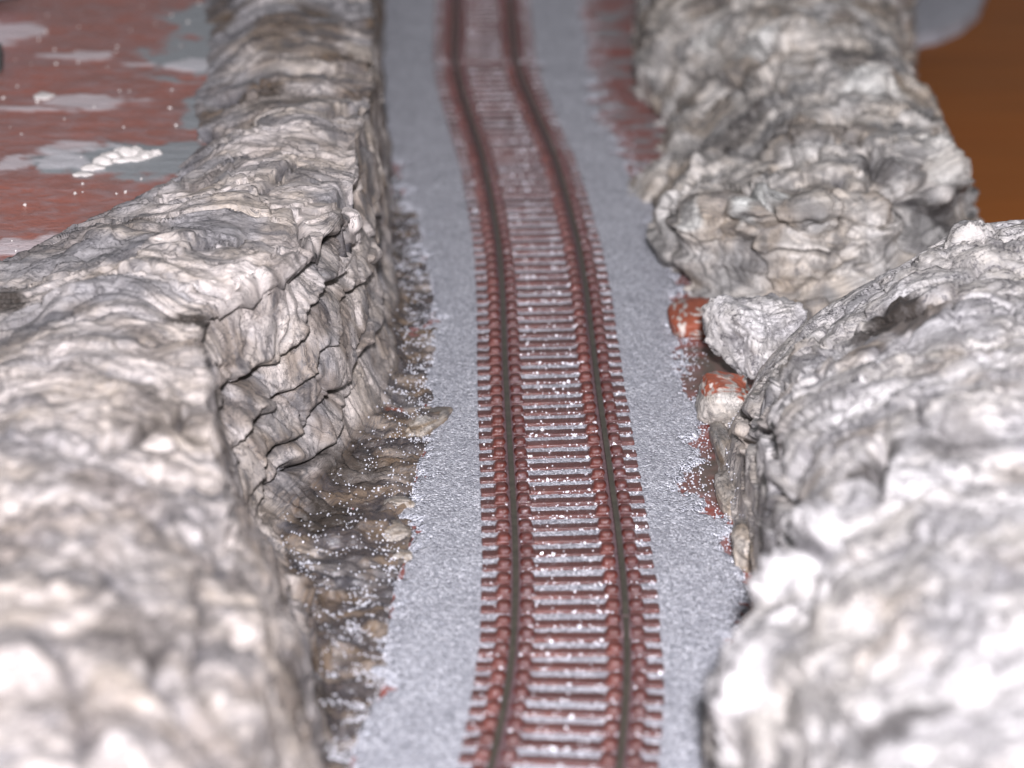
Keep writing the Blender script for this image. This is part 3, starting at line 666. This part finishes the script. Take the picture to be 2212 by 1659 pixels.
stone('small_stone', 'small brown stone half sunk at the ballast edge below the right rock wall', ctr(1632, 1190, .08), (.36, .50, .34), M_right, 71.9, wash=1.0, oc=.9, gloss=.4)

stone('mud_lump', 'flat brown mud lump with grit between the finger shaped stone and the right rock wall', ctr(1592, 1070, -.02), (.34, .8, .20), M_right, 91.2, rot=.1, wash=.9, oc=.8, gloss=.8)

stone('edge_stone', 'tan stone jutting farthest out into the ballast, left of the track', ctr(925, 915, -.03), (.22, .62, .13), M_right, 13.7, rot=-.5, wash=1.0, oc=1.1, gloss=.8)
stone('edge_stone', 'tan oblong stone at the left ballast edge, just above a larger one', ctr(862, 1092, -.03), (.24, .16, .11), M_right, 33.1, rot=.1, wash=.7, oc=.85, gloss=.8)
stone('edge_stone', 'larger rounded tan stone in the left gully beside the ballast edge', ctr(834, 1150, .0), (.30, .40, .17), M_right, 43.9, rot=.6, wash=1.0, oc=1.0, gloss=.8)
stone('edge_stone', 'small flat tan stone at the left ballast edge, below the rounded one', ctr(862, 1202, -.03), (.20, .15, .08), M_right, 53.2, rot=-.1, wash=.7, oc=.9, gloss=.8)

# ------------------------------------------------------------------ track
LR = [(988, -300), (985, -150), (985, 0), (981, 108), (990, 163), (1016, 250), (1044, 347), (1062, 420), (1077, 520), (1085, 620), (1092, 800), (1104, 1000), (1113, 1150), (1116, 1250), (1111, 1366), (1104, 1463), (1085, 1560), (1062, 1653), (1035, 1760), (1000, 1900)]
RR = [(1095, -300), (1096, -150), (1100, 0), (1113, 122), (1128, 170), (1160, 245), (1198, 325), (1222, 420), (1250, 520), (1267, 620), (1290, 820), (1316, 1000), (1334, 1130), (1346, 1250), (1352, 1330), (1355, 1421), (1346, 1560), (1338, 1653), (1328, 1760), (1312, 1900)]
RZ = 0.27
def rail_curve(pts):
    w_ = np.array([at(x, y, RZ) for x, y in pts])[:, :2]; return w_[np.argsort(w_[:, 1])]
lr = rail_curve(LR); rr_ = rail_curve(RR)
yy = np.linspace(27.5, 100, 700)
def smooth_x(c):
    x = np.interp(yy, c[:, 1], c[:, 0]); k = np.hanning(25); k /= k.sum()
    xp = np.concatenate([x[0] + (np.arange(-12, 0)) * (x[1] - x[0]), x, x[-1] + np.arange(1, 13) * (x[-1] - x[-2])])
    return np.convolve(xp, k, 'valid')
xl_, xr_ = smooth_x(lr), smooth_x(rr_)
print('gauge', [round(float(g), 3) for g in (xr_ - xl_)[::100]])
GAUGE = 1.70
xc = 0.5 * (xl_ + xr_)
half = 0.5 * (xr_ - xl_)
kk = np.hanning(161); kk /= kk.sum(); half = np.convolve(np.pad(half, 80, mode='edge'), kk, 'valid')
cen = np.stack([xc, yy], 1)
tan = np.gradient(cen, axis=0); tan /= np.linalg.norm(tan, axis=1, keepdims=True)
nor = np.stack([tan[:, 1], -tan[:, 0]], 1)
arc = np.concatenate([[0], np.cumsum(np.linalg.norm(np.diff(cen, axis=0), axis=1))])

prof = [(-.044, .27), (-.038, .277), (.038, .277), (.044, .27), (.044, .225), (.018, .205), (.018, .12), (.09, .09), (.09, .065), (-.09, .065), (-.09, .09), (-.018, .12), (-.018, .205), (-.044, .225)]
def rail_mesh(name, a0, a1, side):
    s = np.linspace(a0, a1, max(3, int((a1 - a0) / .12)))
    cx = np.interp(s, arc, cen[:, 0]); cy = np.interp(s, arc, cen[:, 1]); nx_ = np.interp(s, arc, nor[:, 0]); ny_ = np.interp(s, arc, nor[:, 1]); hh = np.interp(s, arc, half)
    k = len(prof); vs = []
    for i in range(len(s)):
        for (o, z) in prof:
            q = side * hh[i] + o; vs.append((cx[i] + nx_[i] * q, cy[i] + ny_[i] * q, z))
    a = np.arange(len(s) * k).reshape(len(s), k); b_ = np.roll(a, -1, 1)
    f = np.stack([a[:-1], b_[:-1], b_[1:], a[1:]], -1).reshape(-1, 4)
    me = mesh_from(name, vs, f[:, ::-1], False)
    import bmesh
    bm = bmesh.new(); bm.from_mesh(me); bm.verts.ensure_lookup_table()
    for row in (a[0], a[-1]):
        try: bm.faces.new([bm.verts[int(i)] for i in row])
        except ValueError: pass
    bmesh.ops.recalc_face_normals(bm, faces=bm.faces); bm.to_mesh(me); bm.free()
    me.materials.append(M_rail); me.materials.append(M_web)
    for pl in me.polygons:
        zc = pl.center.z
        pl.material_index = 0 if zc > 0.21 else 1
    return me
def bevel_box(bm, x0, x1, y0, y1, z0, z1, taper=0.0, bev=.02, seg=2):
    import bmesh
    vs = [bm.verts.new((x * (1 if z == z0 else 1), y, z)) for z in (z0, z1) for y in (y0, y1) for x in (x0, x1)]
    cx, cy = (x0 + x1) / 2, (y0 + y1) / 2
    for vv in vs[4:]:
        vv.co.x = cx + (vv.co.x - cx) * (1 - taper); vv.co.y = cy + (vv.co.y - cy) * (1 - taper)
    fs = [(0, 2, 3, 1), (4, 5, 7, 6), (0, 1, 5, 4), (2, 6, 7, 3), (0, 4, 6, 2), (1, 3, 7, 5)]
    faces = [bm.faces.new([vs[i] for i in f]) for f in fs]
    es = list({e for f in faces for e in f.edges})
    bmesh.ops.bevel(bm, geom=es, offset=bev, segments=seg, affect='EDGES', profile=.6)
def bm_mesh(name, fn, m, smooth=True):
    import bmesh
    bm = bmesh.new(); fn(bm); bmesh.ops.recalc_face_normals(bm, faces=bm.faces)
    me = bpy.data.meshes.new(name); bm.to_mesh(me); bm.free()
    me.polygons.foreach_set('use_smooth', np.full(len(me.polygons), smooth)); me.materials.append(m); return me
SL = 1.33
me_sl = bm_mesh('sleeper', lambda b: bevel_box(b, -SL, SL, -.110, .110, -.12, .058, .0, .028, 3), M_sleeper)
def chair_fn(b):
    bevel_box(b, -.31, .31, -.12, .12, .02, .088, .05, .025, 2)
    for sx in (-1, 1):
        nz_, nv_ = 12, 24; rows = []
        for i in range(nz_ + 1):
            th = math.pi * i / nz_; row = []
            for j in range(nv_):
                ph = 2 * math.pi * j / nv_; f = lambda t, e: math.copysign(abs(t) ** e, t)
                x = f(math.sin(th), .6) * f(math.cos(ph), .7) * .112; y = f(math.sin(th), .6) * f(math.sin(ph), .7) * .112; z = f(math.cos(th), .75) * .095
                row.append(b.verts.new((sx * .175 + x, y, .075 + z)))
            rows.append(row)
        for i in range(nz_):
            for j in range(nv_):
                b.faces.new([rows[i][j], rows[i + 1][j], rows[i + 1][(j + 1) % nv_], rows[i][(j + 1) % nv_]])
    import bmesh
    bmesh.ops.remove_doubles(b, verts=b.verts, dist=1e-5)
me_ch = bm_mesh('rail_chair', chair_fn, M_chair)

def pos_at(s):
    return (np.interp(s, arc, cen[:, 0]), np.interp(s, arc, cen[:, 1]), math.atan2(np.interp(s, arc, nor[:, 1]), np.interp(s, arc, nor[:, 0])), np.interp(s, arc, half))
def arc_of_pixel(px, py):
    q = at(px, py, RZ); return float(np.interp(q[1], cen[:, 1], arc))
J1 = arc_of_pixel(1230, 1330); J2 = arc_of_pixel(1050, 125)
PITCH_S = 0.502; FRONT = []
def track(a0, a1, label, skip=()):
    x, y, r, h = pos_at(a0)
    t = empty('track_section', (x, y, 0)); tag(t, label, 'model track', 'model railway track lengths')
    for side in (-1, 1):
        o = link('rail', rail_mesh('rail', a0 + (.002 if side < 0 and a0 < 20 else .015), a1 - (.002 if side < 0 and a1 < 20 else .015), side), None, t); o.location = (-x, -y, 0)
    n = int((a1 - a0) / (PITCH_S if a0 > 2 else .458)); st = (a1 - a0) / n
    for i in range(n):
        s = a0 + st * (i + .5)
        if i in skip or n + ~i + 0 in [~k for k in skip if k < 0]: continue
        sx, sy, sr, sh_ = pos_at(s)
        o = bpy.data.objects.new('sleeper', me_sl); C.objects.link(o); o.parent = t
        o.location = (sx - x, sy - y, rng.normal(0, .006)); o.rotation_euler = (rng.normal(0, .03), rng.normal(0, .003), sr + .07 * math.exp(-((sy - 46) / 9) ** 2) + rng.normal(0, .008))
        o.scale = (1 + rng.normal(0, .004), 1 + rng.normal(0, .04), 1)
        m3 = int(rng.integers(20, 46)); gx3 = rng.uniform(-1.3, 1.3, m3); gy3 = -.124 + rng.normal(0, .014, m3)  # beads along the near edge, placed as painted glints
        back = rng.random(m3) < .12; gy3[back] = rng.uniform(-.12, .12, back.sum())
        gz3 = np.where(back, .058, rng.uniform(.01, .055, m3))
        FRONT.append(np.stack([sx + gx3 * math.cos(sr) - gy3 * math.sin(sr), sy + gx3 * math.sin(sr) + gy3 * math.cos(sr), gz3], 1))
        for side in (-1, 1):
            c = bpy.data.objects.new('rail_chair', me_ch); C.objects.link(c); c.parent = o; c.location = (side * sh_, 0, rng.normal(0, .006))
            c.rotation_euler = (rng.normal(0, .05), 0, 0)
    return t
track(0.3, J1, 'near length of red brown model track with two dark rails, at the bottom edge')
track(J1, J2, 'long middle length of curving red brown model track between the rock walls')
track(J2 + .0, arc[-1] - .5, 'far blurred length of model track beyond the rail joint, at the top', skip=(0,))
# the rail joiners
def joiner_mesh():
    def fn(b):
        bevel_box(b, -.075, -.028, -.40, .40, .07, .20, .0, .01, 1); bevel_box(b, .028, .075, -.40, .40, .07, .20, .0, .01, 1)
        bevel_box(b, -.11, .11, -.40, .40, .06, .085, 0, .008, 1)
    return bm_mesh('rail_joiner', fn, M_web)
mj = joiner_mesh()
for J, nm in ((J1, 'bottom of the photo'), (J2, 'top of the photo')):
    for side, sd in ((-1, 'left'), (1, 'right')):
        if side < 0 and J == J1: continue
        sx, sy, sr, sh_ = pos_at(J)
        o = bpy.data.objects.new('rail_joiner', mj); C.objects.link(o)
        o.location = (sx + math.cos(sr) * side * sh_, sy + math.sin(sr) * side * sh_, 0.0); o.rotation_euler = (0, 0, sr)
        tag(o, 'dark metal joiner on the %s rail near the %s' % (sd, nm), 'rail joiner', 'rail joiners')

# ------------------------------------------------------------------ loose grit
def grains(name, pts, rad, label, m):
    base = np.array([(1, 0, 0), (-1, 0, 0), (0, 1, 0), (0, -1, 0), (0, 0, 1), (0, 0, -1)], float)
    fb = np.array([(0, 2, 4), (2, 1, 4), (1, 3, 4), (3, 0, 4), (2, 0, 5), (1, 2, 5), (3, 1, 5), (0, 3, 5)])
    n = len(pts); A = rng.normal(size=(n, 3, 3)); A, _ = np.linalg.qr(A)
    sc = rad[:, None, None] * (0.65 + .7 * rng.random((n, 6, 1)))
    vv = np.einsum('kj,nij->nki', base, A) * sc + pts[:, None, :]
    ff = (fb[None] + 6 * np.arange(n)[:, None, None]).reshape(-1, 3)
    me = mesh_from(name, vv.reshape(-1, 3), ff, False)
    return tag(link(name, me, m), label, 'grit', kind='stuff')
P, v, u, N = LEFT
cl = fbm(P * 1.3 + 3, 2)
den = sstep(4.85, 5.5, v) * (P[:, 2] > -.06) * np.clip(.35 + 1.0 * cl + .9 * sstep(5.5, 5.95, v), 0, 1.4)
k = rng.random(len(P)) < np.clip(den + .25 * sstep(4.85, 5.2, v), 0, 1) * (.08 + sstep(-.15, .35, fbm(P * 2.4 + 8, 2))) * np.where(u > 12, 1.6, 1) * 0.42
ptl = P[k] + np.stack([rng.normal(0, .02, k.sum()), rng.normal(0, .02, k.sum()), np.full(k.sum(), .012)], 1)
# ballast edge zone
m_ = 130000
gx = rng.uniform(-7, 8.5, m_); gyy = rng.uniform(27, 80, m_)
q = np.stack([gx, gyy, 0 * gx], 1)
insd = np.minimum(gx - np.interp(gyy, le[:, 1], le[:, 0]), np.interp(gyy, ri[:, 1], ri[:, 0]) - gx) + edge_noise(q)
pr = np.exp(-((insd + .12) / .28) ** 2) * .9
k = rng.random(m_) < pr
pte = q[k]; pte[:, 2] = -.055 + rng.random(k.sum()) * .03
# on the track
m_ = 9000; s = rng.uniform(1, arc[-1] - 3, m_); off = rng.uniform(-1.3, 1.3, m_)
tx = np.interp(s, arc, cen[:, 0]) + off * np.interp(s, arc, nor[:, 0]); ty = np.interp(s, arc, cen[:, 1]) + off * np.interp(s, arc, nor[:, 1])
ptt = np.stack([tx, ty, rng.uniform(.0, .04, m_)], 1)
k = rng.random(m_) < .05; ptt[k, 2] = .072
# right rock foot
P, v, N = NEAR
den = (1 - sstep(.1, .55, v)) * np.clip(.3 + fbm(P * 1.5, 2), 0, 1) * (P[:, 2] > -.08)
k = rng.random(len(P)) < den * .05
ptr = P[k] + np.array([0, 0, .012])
ptf = np.concatenate(FRONT); allp = np.concatenate([ptl, pte, ptt, ptr])
grains('ballast_grit', allp, rng.uniform(.009, .022, len(allp)), 'loose pale grains of ballast scattered along the rock feet and sleepers', M_grain)
grains('glint_beads', ptf, rng.uniform(.009, .022, len(ptf)) * (1 + .9 * (rng.random(len(ptf)) < .18)), 'white beads standing in for glue glints along the near edges of the sleepers', M_bead)  # white beads take the place of flash glints on glued sleeper edges
# crumbs on the board
m_ = 420
q = np.stack([rng.uniform(-16, -4, m_), rng.uniform(42, 85, m_), np.full(m_, PZ + .03)], 1)
grains('plaster_crumbs', q, rng.uniform(.015, .04, m_), 'white plaster crumbs sprinkled on the red brown board', M_white)

# ------------------------------------------------------------------ small things
def lump(name, label, parts, m, cat):
    vs, fs, off = [], [], 0; nz = 18
    for i, (c, r) in enumerate(parts):
        th = np.linspace(0, math.pi, nz); ph = np.linspace(0, 2 * math.pi, nz * 2, endpoint=False)
        T, Pp = np.meshgrid(th, ph, indexing='ij')
        d = np.stack([np.sin(T) * np.cos(Pp), np.sin(T) * np.sin(Pp), np.cos(T)], -1).reshape(-1, 3)
        rad = 1 + .25 * perlin(d * 1.3 + i * 3.1) + .1 * perlin(d * 4 + i)
        vs.append(d * rad[:, None] * np.array(r) + c); nv = nz * 2
        a = np.arange(nz * nv).reshape(nz, nv) + off; b_ = np.roll(a, -1, 1)
        fs.append(np.stack([a[:-1], a[1:], b_[1:], b_[:-1]], -1).reshape(-1, 4)); off += nz * nv
    me = mesh_from(name, np.concatenate(vs), np.concatenate(fs)); return tag(link(name, me, m), label, cat)
lump('plaster_blob', 'small oval white plaster blob on the red brown board', [(at(95, 208, PZ + .02), (.22, .26, .06))], M_white, 'plaster blob')
lump('clay_smear', 'creased cream clay smear pressed onto the grey filler patch', [(at(178, 378, PZ + .0), (.20, .14, .05)), (at(200, 366, PZ + .0), (.24, .2, .10)), (at(222, 354, PZ), (.22, .2, .13)), (at(244, 344, PZ), (.24, .22, .14)), (at(268, 335, PZ), (.24, .24, .16)), (at(292, 333, PZ), (.2, .2, .13)), (at(312, 340, PZ), (.18, .16, .12)), (at(334, 335, PZ), (.16, .16, .10)), (at(262, 350, PZ), (.22, .14, .09)), (at(292, 348, PZ), (.2, .12, .08))], M_white, 'clay smear')
c = at(20, 15, PZ)
o = link('grey_block', bm_mesh('grey_block', lambda b: bevel_box(b, -2.4, .3, -.2, 3.0, .25, 1.6, 0, .12, 3), M_lilac), None); o.location = (c[0], c[1], PZ); o.rotation_euler = (0, 0, R(38))
tag(o, 'lilac grey block standing on the red board in the top left corner', 'block')
c = at(-21, 160, PZ)
o = link('dark_block', bm_mesh('dark_block', lambda b: bevel_box(b, -.8, .20, 0, .5, 0, .55, 0, .04, 2), M_dark), None); o.location = (c[0], c[1], PZ)
tag(o, 'dark green grey block at the left edge on the red board', 'block')
# second board lying on the table, top right
pts = [at(x, y, -2.2)[:2] for x, y in [(1880, 100), (1975, 76), (2030, 66), (2080, 44), (2115, 14), (2145, -60), (2150, -260), (1850, -200)]]
o = link('gravel_board', prism_mesh('gravel_board', [tuple(q) for q in pts], -2.6, -2.2), M_ballast)
tag(o, 'blurred blue grey ballasted board edge on the wooden table, top right corner', 'board')
